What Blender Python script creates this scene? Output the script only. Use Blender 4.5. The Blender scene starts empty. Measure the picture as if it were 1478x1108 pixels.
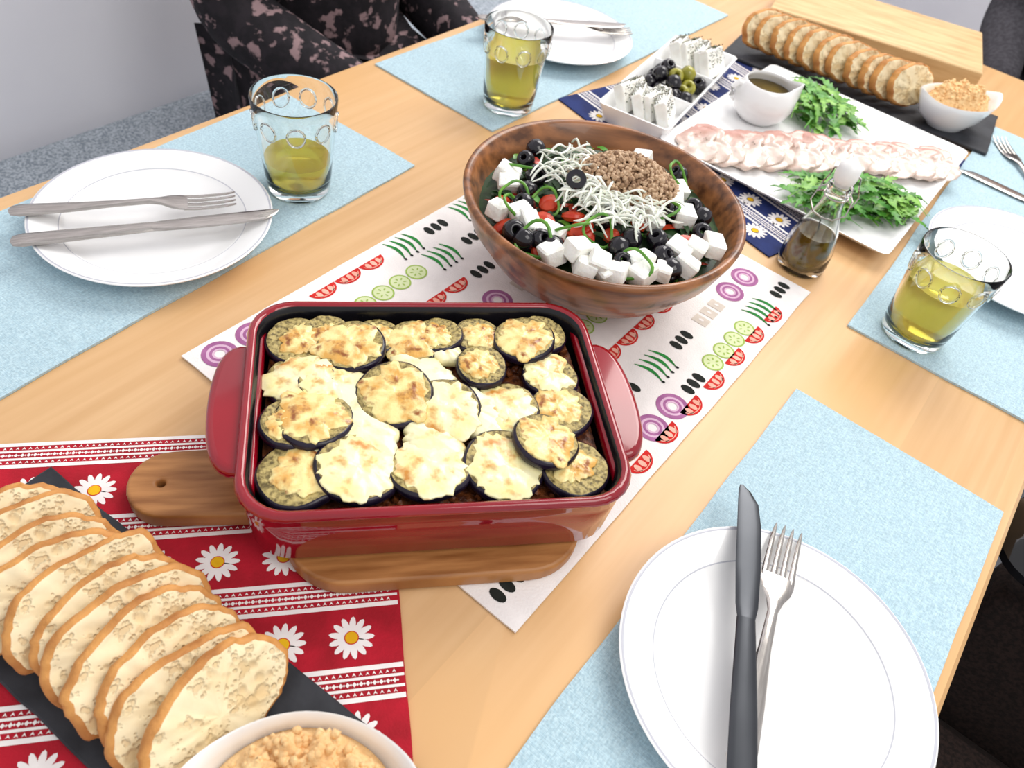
import bpy, bmesh, math, random
from math import sin, cos, pi, radians, atan2, sqrt
from mathutils import Vector, Matrix, noise, Euler
random.seed(7)
scn=bpy.context.scene
col=scn.collection
R=random.random
def U(a,b): return a+(b-a)*random.random()
def nz(x,y,z=0.0): return noise.noise(Vector((x,y,z)))
# ---------------------------------------------------------------- materials
def S(r,g,b):
    def c(u):
        u/=255.0
        return u/12.92 if u<=.04045 else ((u+.055)/1.055)**2.4
    return (c(r),c(g),c(b),1)
def mk(name,base,var=None,scale=50,stretch=(1,1,1),rough=.5,metal=0,trans=0,ior=1.45,bump=0,bscale=200,bstretch=(1,1,1),coat=0,sss=0,ramp=(.4,.6),detail=4,spec=.5,sheen=0,alpha=1,third=None,tscale=20,tramp=(.55,.62)):
    m=bpy.data.materials.new(name); m.use_nodes=True
    nt=m.node_tree; N=nt.nodes; Lk=nt.links; b=N['Principled BSDF']
    tc=N.new('ShaderNodeTexCoord')
    def tex(sc,st,det):
        mp=N.new('ShaderNodeMapping'); mp.inputs['Scale'].default_value=st
        Lk.new(tc.outputs['Object'],mp.inputs['Vector'])
        n=N.new('ShaderNodeTexNoise'); n.inputs['Scale'].default_value=sc; n.inputs['Detail'].default_value=det
        Lk.new(mp.outputs[0],n.inputs['Vector']); return n
    b.inputs['Base Color'].default_value=base
    if var is not None:
        n=tex(scale,stretch,detail); r=N.new('ShaderNodeValToRGB')
        r.color_ramp.elements[0].position=ramp[0]; r.color_ramp.elements[1].position=ramp[1]
        r.color_ramp.elements[0].color=base; r.color_ramp.elements[1].color=var
        Lk.new(n.outputs['Fac'],r.inputs['Fac']); out=r.outputs['Color']
        if third is not None:
            n2=tex(tscale,(1,1,1),3); r2=N.new('ShaderNodeValToRGB')
            r2.color_ramp.elements[0].position=tramp[0]; r2.color_ramp.elements[1].position=tramp[1]
            r2.color_ramp.elements[0].color=(0,0,0,1); r2.color_ramp.elements[1].color=(1,1,1,1)
            Lk.new(n2.outputs['Fac'],r2.inputs['Fac'])
            mx=N.new('ShaderNodeMix'); mx.data_type='RGBA'
            Lk.new(r2.outputs['Color'],mx.inputs[0]); Lk.new(out,mx.inputs[6]); mx.inputs[7].default_value=third
            out=mx.outputs[2]
        Lk.new(out,b.inputs['Base Color'])
    b.inputs['Roughness'].default_value=rough; b.inputs['Metallic'].default_value=metal
    b.inputs['Transmission Weight'].default_value=trans; b.inputs['IOR'].default_value=ior
    b.inputs['Coat Weight'].default_value=coat; b.inputs['Specular IOR Level'].default_value=spec
    b.inputs['Sheen Weight'].default_value=sheen
    b.inputs['Alpha'].default_value=alpha
    if sss: b.inputs['Subsurface Weight'].default_value=sss; b.inputs['Subsurface Radius'].default_value=(.01,.006,.003); b.inputs['Subsurface Scale'].default_value=.5
    if bump:
        n=tex(bscale,bstretch,3); bp=N.new('ShaderNodeBump'); bp.inputs['Strength'].default_value=bump; bp.inputs['Distance'].default_value=.002
        Lk.new(n.outputs['Fac'],bp.inputs['Height']); Lk.new(bp.outputs[0],b.inputs['Normal'])
    return m
M={}
def beech():
    m=mk('beech_wood',S(230,189,140),S(212,167,116),scale=3,stretch=(26,1.1,1),rough=.34,ramp=(.3,.75),detail=7,bump=.04,bscale=40,bstretch=(8,.4,1),third=S(222,176,122),tscale=5,tramp=(.4,.7))
    nt=m.node_tree; N=nt.nodes; Lk=nt.links; b=N['Principled BSDF']
    src=b.inputs['Base Color'].links[0].from_socket
    tc=N.new('ShaderNodeTexCoord'); sx=N.new('ShaderNodeSeparateXYZ'); Lk.new(tc.outputs['Object'],sx.inputs[0])
    d=N.new('ShaderNodeMath'); d.operation='DIVIDE'; d.inputs[1].default_value=.095; Lk.new(sx.outputs[0],d.inputs[0])
    fl=N.new('ShaderNodeMath'); fl.operation='FLOOR'; Lk.new(d.outputs[0],fl.inputs[0])
    wn=N.new('ShaderNodeTexWhiteNoise'); wn.noise_dimensions='1D'; Lk.new(fl.outputs[0],wn.inputs['W'])
    hs=N.new('ShaderNodeHueSaturation')
    mr=N.new('ShaderNodeMapRange'); mr.inputs[3].default_value=.95; mr.inputs[4].default_value=1.05
    Lk.new(wn.outputs['Value'],mr.inputs[0]); Lk.new(mr.outputs[0],hs.inputs['Value']); Lk.new(src,hs.inputs['Color'])
    Lk.new(hs.outputs[0],b.inputs['Base Color'])
    return m
M['beech']=beech()
M['wall']=mk('wall_paint',S(244,243,249),S(240,239,246),scale=4,rough=.8)
M['floor']=mk('floor_grey',S(92,94,100),S(78,80,86),scale=8,rough=.6)
M['bench']=mk('grey_fabric',S(190,198,206),S(134,144,154),scale=260,rough=.95,bump=.5,bscale=400)
def linen():
    m=mk('blue_linen',S(194,219,228),S(166,195,208),scale=500,rough=.9,ramp=(.35,.65),detail=4,sheen=.15)
    nt=m.node_tree; N=nt.nodes; Lk=nt.links; b=N['Principled BSDF']
    src=b.inputs['Base Color'].links[0].from_socket
    tc=N.new('ShaderNodeTexCoord'); outs=[]
    for st in ((1400,60,1),(60,1400,1)):
        mp=N.new('ShaderNodeMapping'); mp.inputs['Scale'].default_value=st; Lk.new(tc.outputs['Object'],mp.inputs['Vector'])
        n=N.new('ShaderNodeTexNoise'); n.inputs['Scale'].default_value=1; n.inputs['Detail'].default_value=2; Lk.new(mp.outputs[0],n.inputs['Vector']); outs.append(n)
    ad=N.new('ShaderNodeMath'); ad.operation='ADD'; Lk.new(outs[0].outputs['Fac'],ad.inputs[0]); Lk.new(outs[1].outputs['Fac'],ad.inputs[1])
    mr=N.new('ShaderNodeMapRange'); mr.inputs[1].default_value=.7; mr.inputs[2].default_value=1.3; mr.inputs[3].default_value=.84; mr.inputs[4].default_value=1.12
    Lk.new(ad.outputs[0],mr.inputs[0]); hs=N.new('ShaderNodeHueSaturation'); Lk.new(mr.outputs[0],hs.inputs['Value']); Lk.new(src,hs.inputs['Color']); Lk.new(hs.outputs[0],b.inputs['Base Color'])
    bp=N.new('ShaderNodeBump'); bp.inputs['Strength'].default_value=.35; bp.inputs['Distance'].default_value=.001; Lk.new(ad.outputs[0],bp.inputs['Height']); Lk.new(bp.outputs[0],b.inputs['Normal'])
    return m
M['mat']=linen()
M['cloth']=mk('white_cotton',S(250,245,242),S(242,237,234),scale=30,rough=.9,bump=.25,bscale=500)
M['red']=mk('red_cotton',S(184,14,40),S(158,9,30),scale=30,rough=.85,bump=.3,bscale=500)
M['navy']=mk('navy_cotton',S(30,48,108),S(24,38,92),scale=30,rough=.85,bump=.3,bscale=500)
M['pwhite']=mk('print_white',S(248,243,240),S(240,234,232),scale=60,rough=.9)
M['pyel']=mk('print_yellow',S(240,190,20),S(225,170,10),scale=60,rough=.9)
M['ppur']=mk('print_purple',S(176,112,160),S(160,95,145),scale=60,rough=.9)
M['plil']=mk('print_lilac',S(226,190,214),S(216,180,204),scale=60,rough=.9)
M['pred']=mk('print_red',S(214,40,34),S(200,30,28),scale=60,rough=.9)
M['ppink']=mk('print_pink',S(248,190,170),S(240,170,150),scale=60,rough=.9)
M['pgreen']=mk('print_green',S(40,140,60),S(30,120,50),scale=60,rough=.9)
M['plime']=mk('print_lime',S(166,196,96),S(156,184,86),scale=60,rough=.9)
M['ppale']=mk('print_pale_green',S(222,232,186),S(214,226,174),scale=60,rough=.9)
M['pblack']=mk('print_black',S(32,36,32),S(22,26,22),scale=60,rough=.9)
M['pcream']=mk('print_cream',S(222,212,200),S(212,202,190),scale=60,rough=.9)
M['china']=mk('white_china',S(246,246,245),S(242,242,242),scale=5,rough=.12,coat=.4)
M['chinaline']=mk('china_grey_line',S(196,197,206),S(190,191,200),scale=5,rough=.15)
M['steel']=mk('brushed_steel',S(196,190,184),S(176,170,164),scale=40,stretch=(1,12,1),rough=.22,metal=1)
M['steeldarkrefl']=mk('steel_painted_dark_reflection',S(84,86,90),S(76,78,82),scale=10,rough=.35,metal=1)  # same cutlery steel, base colour darkened to stand in for a dark reflection
M['enamel']=mk('red_enamel',S(150,6,28),S(136,4,24),scale=8,rough=.1,coat=.6)
M['enamelblack']=mk('black_enamel',S(22,20,24),S(14,13,16),scale=20,rough=.25)
M['boardw']=mk('acacia_wood',S(186,130,76),S(136,84,40),scale=14,stretch=(1,9,1),rough=.42,ramp=(.35,.7),detail=7)
M['bowlw']=mk('walnut_wood',S(164,106,62),S(88,52,28),scale=5,stretch=(1.4,15,15),rough=.3,ramp=(.36,.66),detail=8,coat=.2)
M['pinew']=mk('pine_wood',S(222,188,136),S(198,156,104),scale=12,stretch=(1,8,6),rough=.5,ramp=(.35,.7),detail=6)
M['slate']=mk('slate',S(46,48,54),S(30,32,38),scale=30,rough=.6,bump=.4,bscale=60)
M['skin']=mk('eggplant_skin',S(34,24,44),S(22,14,30),scale=60,rough=.25)
M['flesh']=mk('eggplant_flesh',S(186,166,104),S(98,84,44),scale=260,rough=.5,ramp=(.42,.62),bump=.7,bscale=300)
M['cheese']=mk('melted_cheese',S(252,243,196),S(246,230,156),scale=60,rough=.28,ramp=(.4,.65),bump=.4,bscale=120,third=S(206,140,58),tscale=85,tramp=(.54,.72),sss=.1,coat=.3)
M['cheese2']=mk('toasted_cheese',S(248,230,160),S(222,168,82),scale=80,rough=.3,ramp=(.42,.62),bump=.5,bscale=140,third=S(150,86,34),tscale=120,tramp=(.57,.72),sss=.1,coat=.3)
M['cream']=mk('soft_cheese',S(252,246,206),S(246,234,176),scale=40,rough=.28,bump=.3,bscale=80,sss=.1,coat=.3,third=S(224,176,100),tscale=60,tramp=(.58,.75))
M['meat']=mk('meat_sauce',S(128,70,34),S(74,34,18),scale=160,rough=.35,bump=1,bscale=260)
M['mince']=mk('minced_topping',S(214,184,152),S(172,138,106),scale=300,rough=.7,bump=.6,bscale=500)
M['mince2']=mk('minced_topping_dark',S(156,122,92),S(124,94,70),scale=300,rough=.7)
M['feta']=mk('feta',S(250,250,244),S(240,238,230),scale=60,rough=.6,bump=.4,bscale=250,sss=.1)
M['herbs']=mk('dried_herbs',S(84,84,48),S(60,60,36),scale=60,rough=.9)
M['olive']=mk('black_olive',S(26,22,30),S(16,13,20),scale=60,rough=.14,coat=.3)
M['golive']=mk('green_olive',S(170,164,60),S(134,132,40),scale=60,rough=.2,coat=.3)
M['leaf']=mk('green_leaf',S(92,160,56),S(58,122,36),scale=60,rough=.45)
M['leaf2']=mk('pale_green_leaf',S(142,192,86),S(104,160,58),scale=60,rough=.45)
M['leaf3']=mk('dark_green_leaf',S(44,76,36),S(28,52,26),scale=60,rough=.5)
M['onion']=mk('sliced_onion',S(246,247,238),S(232,236,222),scale=60,rough=.25,sss=.1)
M['tomato']=mk('tomato',S(206,72,40),S(186,48,28),scale=60,rough=.25)
M['pepper']=mk('green_pepper',S(110,164,60),S(74,130,40),scale=60,rough=.3)
M['crust']=mk('bread_crust',S(216,154,84),S(158,94,40),scale=40,rough=.6,ramp=(.35,.68),bump=.7,bscale=160)
M['pepperc']=mk('black_pepper',S(40,34,30),S(70,60,50),scale=60,rough=.9)
M['hummus']=mk('hummus',S(242,204,148),S(226,178,118),scale=120,rough=.6,bump=1,bscale=200,ramp=(.35,.7))
M['glass']=mk('clear_glass',(.97,.99,.98,1),None,rough=0,trans=1,ior=1.45)
M['juice']=mk('yellow_juice',S(240,226,96),S(234,218,86),scale=10,rough=.05,trans=.62,ior=1.33,sss=.2)
M['oil']=mk('olive_oil',(.20,.13,.015,1),(.13,.08,.01,1),scale=40,rough=.1,trans=.4,ior=1.4)
M['rubber']=mk('white_ceramic',S(244,244,242),S(236,236,234),scale=20,rough=.3)
M['dress']=mk('floral_dress',S(20,16,22),S(34,28,34),scale=60,rough=.85,third=S(150,124,126),tscale=42,tramp=(.56,.62),bump=.2,bscale=300)
M['sweater']=mk('dark_sweater',S(62,60,66),S(46,44,50),scale=120,rough=.95,bump=.4,bscale=300)
M['trouser']=mk('dark_trousers',S(34,34,44),S(26,26,34),scale=100,rough=.95)
M['skinp']=mk('human_skin',S(214,168,140),S(204,154,126),scale=20,rough=.5,sss=.1)
M['hair']=mk('dark_hair',S(34,26,22),S(22,16,14),scale=80,stretch=(1,1,.2),rough=.5)
M['brown']=mk('dark_brown_fabric',S(58,44,40),S(38,30,28),scale=240,rough=.95,bump=.6,bscale=350)
M['blackg']=mk('black_lacquer',S(14,12,16),S(10,9,12),scale=10,rough=.12,coat=.5)
M['dwood']=mk('dark_wood',S(60,40,28),S(40,26,18),scale=12,stretch=(6,6,1),rough=.5)
def fishmat():
    m=mk('sashimi_flesh',S(234,218,206),S(212,188,174),scale=50,rough=.2,sss=.1,ramp=(.4,.65),bump=.4,bscale=90,coat=.4)
    nt=m.node_tree; N=nt.nodes; Lk=nt.links; b=N['Principled BSDF']
    src=b.inputs['Base Color'].links[0].from_socket
    tc=N.new('ShaderNodeTexCoord'); sx=N.new('ShaderNodeSeparateXYZ'); Lk.new(tc.outputs['Object'],sx.inputs[0])
    nn=N.new('ShaderNodeTexNoise'); nn.inputs['Scale'].default_value=80; Lk.new(tc.outputs['Object'],nn.inputs['Vector'])
    ml=N.new('ShaderNodeMath'); ml.operation='MULTIPLY_ADD'; ml.inputs[1].default_value=.03; Lk.new(nn.outputs['Fac'],ml.inputs[0]); Lk.new(sx.outputs[0],ml.inputs[2])
    mr=N.new('ShaderNodeMapRange'); mr.inputs[1].default_value=.020; mr.inputs[2].default_value=.052; mr.inputs[3].default_value=0; mr.inputs[4].default_value=.78
    Lk.new(ml.outputs[0],mr.inputs[0]); mx=N.new('ShaderNodeMix'); mx.data_type='RGBA'; Lk.new(mr.outputs[0],mx.inputs[0]); Lk.new(src,mx.inputs[6]); mx.inputs[7].default_value=S(196,132,116)
    Lk.new(mx.outputs[2],b.inputs['Base Color']); return m
M['fish']=fishmat()
def crumb():
    m=mk('bread_crumb',S(246,230,192),S(234,208,158),scale=45,rough=.85,ramp=(.35,.7))
    nt=m.node_tree; N=nt.nodes; Lk=nt.links; b=N['Principled BSDF']
    src=b.inputs['Base Color'].links[0].from_socket
    tc=N.new('ShaderNodeTexCoord'); hs=[]
    for vs,ns,th in ((120,42,.44),(280,100,.43)):
        v=N.new('ShaderNodeTexVoronoi'); v.inputs['Scale'].default_value=vs; Lk.new(tc.outputs['Object'],v.inputs['Vector'])
        n2=N.new('ShaderNodeTexNoise'); n2.inputs['Scale'].default_value=ns; n2.inputs['Detail'].default_value=1; Lk.new(tc.outputs['Object'],n2.inputs['Vector'])
        sb=N.new('ShaderNodeMath'); sb.operation='SUBTRACT'; Lk.new(n2.outputs['Fac'],sb.inputs[0]); sb.inputs[1].default_value=th
        ml=N.new('ShaderNodeMath'); ml.operation='MULTIPLY'; ml.inputs[1].default_value=2.6; Lk.new(sb.outputs[0],ml.inputs[0])
        s2=N.new('ShaderNodeMath'); s2.operation='SUBTRACT'; Lk.new(ml.outputs[0],s2.inputs[0]); Lk.new(v.outputs['Distance'],s2.inputs[1])
        r=N.new('ShaderNodeMapRange'); r.interpolation_type='SMOOTHSTEP'; r.inputs[1].default_value=-.25; r.inputs[2].default_value=.25; Lk.new(s2.outputs[0],r.inputs[0]); hs.append(r)
    mxx=N.new('ShaderNodeMath'); mxx.operation='MAXIMUM'; Lk.new(hs[0].outputs[0],mxx.inputs[0]); Lk.new(hs[1].outputs[0],mxx.inputs[1])
    sc=N.new('ShaderNodeMath'); sc.operation='MULTIPLY'; sc.inputs[1].default_value=.42; Lk.new(mxx.outputs[0],sc.inputs[0])
    mx=N.new('ShaderNodeMix'); mx.data_type='RGBA'; Lk.new(sc.outputs[0],mx.inputs[0]); Lk.new(src,mx.inputs[6]); mx.inputs[7].default_value=S(208,170,114)
    Lk.new(mx.outputs[2],b.inputs['Base Color'])
    bp=N.new('ShaderNodeBump'); bp.inputs['Strength'].default_value=.7; bp.inputs['Distance'].default_value=.002; bp.invert=True
    Lk.new(mxx.outputs[0],bp.inputs['Height']); Lk.new(bp.outputs[0],b.inputs['Normal'])
    return m
M['crumb']=crumb()
# ---------------------------------------------------------------- mesh builder
class MB:
    def __init__(s): s.v=[];s.f=[];s.m=[];s.mats=[]
    def mi(s,k):
        if k not in s.mats: s.mats.append(k)
        return s.mats.index(k)
    def loft(s,loops,mat,capA=True,capB=True,closed=False,mats=None,T=None):
        n=len(loops[0]); base=len(s.v)
        for lp in loops:
            for p in lp:
                p=Vector(p)
                if T is not None: p=T@p
                s.v.append(p)
        L=len(loops); rng=L if closed else L-1
        for i in range(rng):
            k=s.mi(mats[i] if mats else mat)
            a=base+i*n; b=base+((i+1)%L)*n
            for j in range(n):
                s.f.append((a+j,a+(j+1)%n,b+(j+1)%n,b+j)); s.m.append(k)
        if not closed:
            if capA: s.f.append(tuple(base+j for j in range(n))[::-1]); s.m.append(s.mi(mats[0] if mats else mat))
            if capB: s.f.append(tuple(base+(L-1)*n+j for j in range(n))); s.m.append(s.mi(mats[-1] if mats else mat))
        return s
    def lathe(s,prof,mat,n=48,mats=None,closed=False,T=None,cap=True):
        return s.loft([[(r*cos(2*pi*j/n),r*sin(2*pi*j/n),z) for j in range(n)] for r,z in prof],mat,cap,cap,closed,mats,T)
    def poly(s,pts,z,mat):
        b=len(s.v)
        for p in pts: s.v.append(Vector((p[0],p[1],z)))
        s.f.append(tuple(range(b,b+len(pts)))); s.m.append(s.mi(mat)); return s
    def ring(s,c,ro,ri,z,mat,n=24,sx=1,a0=0,a1=2*pi):
        b=len(s.v); full=abs(a1-a0-2*pi)<1e-6; k=n if full else n+1
        for j in range(k):
            a=a0+(a1-a0)*j/n
            for r in (ro,ri): s.v.append(Vector((c[0]+r*cos(a)*sx,c[1]+r*sin(a),z)))
        for j in range(n):
            j2=(j+1)%k
            s.f.append((b+2*j,b+2*j2,b+2*j2+1,b+2*j+1)); s.m.append(s.mi(mat))
        return s
    def tube(s,pts,rad,mat,n=8,closed=False,T=None):
        pts=[Vector(p) for p in pts]; loops=[]; L=len(pts)
        if not isinstance(rad,(list,tuple)): rad=[rad]*L
        up=Vector((0,0,1))
        for i,p in enumerate(pts):
            if closed: d=pts[(i+1)%L]-pts[i-1]
            else: d=pts[min(i+1,L-1)]-pts[max(i-1,0)]
            d.normalize()
            a=d.cross(up)
            if a.length<.05: a=d.cross(Vector((1,0,0)))
            a.normalize(); b=a.cross(d)
            loops.append([p+a*rad[i]*cos(2*pi*j/n)+b*rad[i]*sin(2*pi*j/n) for j in range(n)])
        return s.loft(loops,mat,closed=closed,T=T)
    def lump(s,c,r,mat,sq=(1,1,1)):
        t=ICO; b=len(s.v); rot=Euler((U(0,6),U(0,6),U(0,6))).to_matrix()
        for v in t[0]:
            w=rot@Vector(v); k=r*(1+U(-.22,.22))
            s.v.append(Vector((c[0]+w.x*k*sq[0],c[1]+w.y*k*sq[1],c[2]+w.z*k*sq[2])))
        k=s.mi(mat)
        for f in t[1]: s.f.append(tuple(b+i for i in f)); s.m.append(k)
        return s
    def box(s,c,h,mat,bev=.1,rot=None):
        hx,hy,hz=h; e=min(hx,hy,hz)*bev
        T=Matrix.Translation(c)
        if rot is not None: T=T@Euler(rot).to_matrix().to_4x4()
        lp=[rr(hx-e,hy-e,e,-hz),rr(hx,hy,e*1.5,-hz+e),rr(hx,hy,e*1.5,hz-e),rr(hx-e,hy-e,e,hz)]
        return s.loft(lp,mat,T=T)
    def obj(s,name,loc=(0,0,0),rot=(0,0,0),parent=None,smooth=True,ang=40,fix=True):
        me=bpy.data.meshes.new(name); me.from_pydata([tuple(v) for v in s.v],[],s.f)
        for k in s.mats: me.materials.append(M[k])
        me.polygons.foreach_set('material_index',s.m)
        if fix:
            bm=bmesh.new(); bm.from_mesh(me); bmesh.ops.recalc_face_normals(bm,faces=bm.faces); bm.to_mesh(me); bm.free()
        if smooth:
            me.polygons.foreach_set('use_smooth',[True]*len(me.polygons)); me.set_sharp_from_angle(angle=radians(ang))
        me.update()
        o=bpy.data.objects.new(name,me); col.objects.link(o); o.location=loc; o.rotation_euler=rot
        if parent: o.parent=parent
        return o
def rr(hx,hy,r,z,n=6):
    o=[]; r=min(r,hx*.999,hy*.999)
    for cx,cy,a in ((hx-r,hy-r,0),(-hx+r,hy-r,pi/2),(-hx+r,-hy+r,pi),(hx-r,-hy+r,3*pi/2)):
        for j in range(n+1):
            t=a+pi/2*j/n; o.append((cx+r*cos(t),cy+r*sin(t),z))
    return o
bm=bmesh.new(); bmesh.ops.create_icosphere(bm,subdivisions=1,radius=1)
ICO=([tuple(v.co) for v in bm.verts],[tuple(v.index for v in f.verts) for f in bm.faces]); bm.free()
def E(name,loc,rz=0,rot=None):
    o=bpy.data.objects.new(name,None); col.objects.link(o); o.location=loc; o.rotation_euler=rot or (0,0,rz); o.empty_display_size=.02; return o
def tag(o,label,cat,group=None,kind=None):
    o['label']=label; o['category']=cat
    if group: o['group']=group
    if kind: o['kind']=kind
    return o
def dup(o,loc=None,rot=None,sc=None):
    n=o.copy(); col.objects.link(n)
    for c in o.children:
        k=c.copy(); k.parent=n; col.objects.link(k)
        for d in c.children:
            q=d.copy(); q.parent=k; col.objects.link(q)
    if loc is not None: n.location=loc
    if rot is not None: n.rotation_euler=rot
    if sc is not None: n.scale=sc
    return n
def extr(name,splines,h,bev,mat,loc=(0,0,0),rot=(0,0,0),parent=None):
    cu=bpy.data.curves.new(name,'CURVE'); cu.dimensions='2D'; cu.fill_mode='BOTH'; cu.extrude=h/2-bev; cu.bevel_depth=bev; cu.bevel_resolution=3
    for pts in splines:
        sp=cu.splines.new('POLY'); sp.points.add(len(pts)-1); sp.use_cyclic_u=True
        for i,p in enumerate(pts): sp.points[i].co=(p[0],p[1],0,1)
    t=bpy.data.objects.new(name+'_tmp',cu); col.objects.link(t)
    bpy.context.view_layer.update()
    dg=bpy.context.evaluated_depsgraph_get()
    me=bpy.data.meshes.new_from_object(t.evaluated_get(dg)); bpy.data.objects.remove(t); bpy.data.curves.remove(cu)
    me.materials.clear(); me.materials.append(M[mat]); me.name=name
    me.polygons.foreach_set('use_smooth',[True]*len(me.polygons)); me.set_sharp_from_angle(angle=radians(50))
    o=bpy.data.objects.new(name,me); col.objects.link(o); o.location=loc; o.rotation_euler=rot
    if parent: o.parent=parent
    return o
# ---------------------------------------------------------------- setting
def slab(name,lo,hi,mat,kind='structure'):
    c=[(a+b)/2 for a,b in zip(lo,hi)]; h=[(b-a)/2 for a,b in zip(lo,hi)]
    o=MB().loft([[(-h[0],-h[1],-h[2]),(h[0],-h[1],-h[2]),(h[0],h[1],-h[2]),(-h[0],h[1],-h[2])],[(-h[0],-h[1],h[2]),(h[0],-h[1],h[2]),(h[0],h[1],h[2]),(-h[0],h[1],h[2])]],mat).obj(name,loc=c,smooth=False)
    if kind: o['kind']=kind
    return o
F=-.74
slab('floor',(-1.46,-1.8,F-.05),(2.2,3.5,F),'floor')
slab('wall_left',(-1.46,-1.8,F),(-1.38,3.5,1.7),'wall')
slab('wall_far',(-1.46,3.42,F),(2.2,3.5,1.7),'wall')
tb=tag(E('dining_table',(-.31,.70,F)),'light beech wood dining table set for a shared meal','table')
MB().box((0,0,0),(.495,1.07,.016),'beech',.25).obj('tabletop',loc=(0,0,.74-.016),parent=tb)
for x in (-.44,.44):
    for y in (-1.0,1.0):
        MB().box((0,0,0),(.032,.032,.353),'beech',.15).obj('leg',loc=(x,y,.353),parent=tb)
bn=tag(E('bench',(-1.12,.7,F)),'long grey fabric upholstered bench against the wall','bench')
MB().box((0,0,0),(.245,1.3,.06),'bench',.4).obj('seat_cushion',loc=(0,0,.375),parent=bn)
MB().box((0,0,0),(.235,1.28,.155),'bench',.1).obj('base',loc=(0,0,.157),parent=bn)
ac=tag(E('armchair',(.461,.440,F)),'dark brown fabric armchair with glossy black armrests at the table','chair')
MB().box((0,0,0),(.25,.21,.07),'brown',.4).obj('seat',loc=(0,0,.40),parent=ac)
MB().box((0,0,0),(.05,.25,.26),'brown',.4).obj('backrest',loc=(.27,0,.62),parent=ac,rot=(0,.12,0))
for s_ in (-1,1):
    a=MB().box((0,0,0),(.24,.035,.285),'brown',.3).obj('armrest',loc=(0,s_*.25,.365),parent=ac)
    MB().box((0,0,0),(.272,.060,.030),'blackg',.85).obj('armrest_cap',loc=(0,0,.345),parent=a)
    for x in (-.2,.22): MB().tube([(x,s_*.22,.1),(x,s_*.22,0)],[.02,.014],'dwood').obj('leg',parent=ac)
# ---------------------------------------------------------------- cloths
def cloth(name,cx,cy,hx,hy,rz,mat,label,cat,amp=.0012,z=.0,deco=None,nx=40,ny=90):
    mb=MB(); b=0; k=mb.mi(mat)
    def zf(x,y): return .0022+z+amp*(1+nz(x*11+cx*7,y*9+cy*5,3))*.5*1.0
    for j in range(ny+1):
        for i in range(nx+1):
            x=-hx+2*hx*i/nx; y=-hy+2*hy*j/ny
            ex=.0016*nz(y*14,cx*9,1); ey=.0016*nz(x*14,cy*9,2)
            mb.v.append(Vector((x+ex,y+ey,zf(x,y))))
    for j in range(ny):
        for i in range(nx):
            a=j*(nx+1)+i; mb.f.append((a,a+1,a+nx+2,a+nx+1)); mb.m.append(k)
    per=[i for i in range(nx+1)]+[(nx+1)*j+nx for j in range(1,ny+1)]+[(nx+1)*ny+i for i in range(nx-1,-1,-1)]+[(nx+1)*j for j in range(ny-1,0,-1)]
    st=len(mb.v)
    for p in per: mb.v.append(Vector((mb.v[p].x,mb.v[p].y,.0003+z)))
    for q in range(len(per)):
        q2=(q+1)%len(per); mb.f.append((per[q],st+q,st+q2,per[q2])); mb.m.append(k)
    if deco: deco(mb)
    o=mb.obj(name,loc=(cx,cy,0),rot=(0,0,rz),fix=False)
    return tag(o,label,cat)
PML='light blue woven linen placemat lying flat on the table'
for nm,cx,cy,hx,hy in (('a',-.666,.30,.112,.35),('b',-.668,1.145,.113,.345),('c',.066,.315,.108,.347),('d',.060,1.155,.105,.35)):
    o=cloth('placemat',cx,cy,hx,hy,radians({'a':2.5,'b':-1,'c':0,'d':1}[nm]),'mat',PML,'placemat'); o['group']='light blue placemats around the table'
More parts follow.
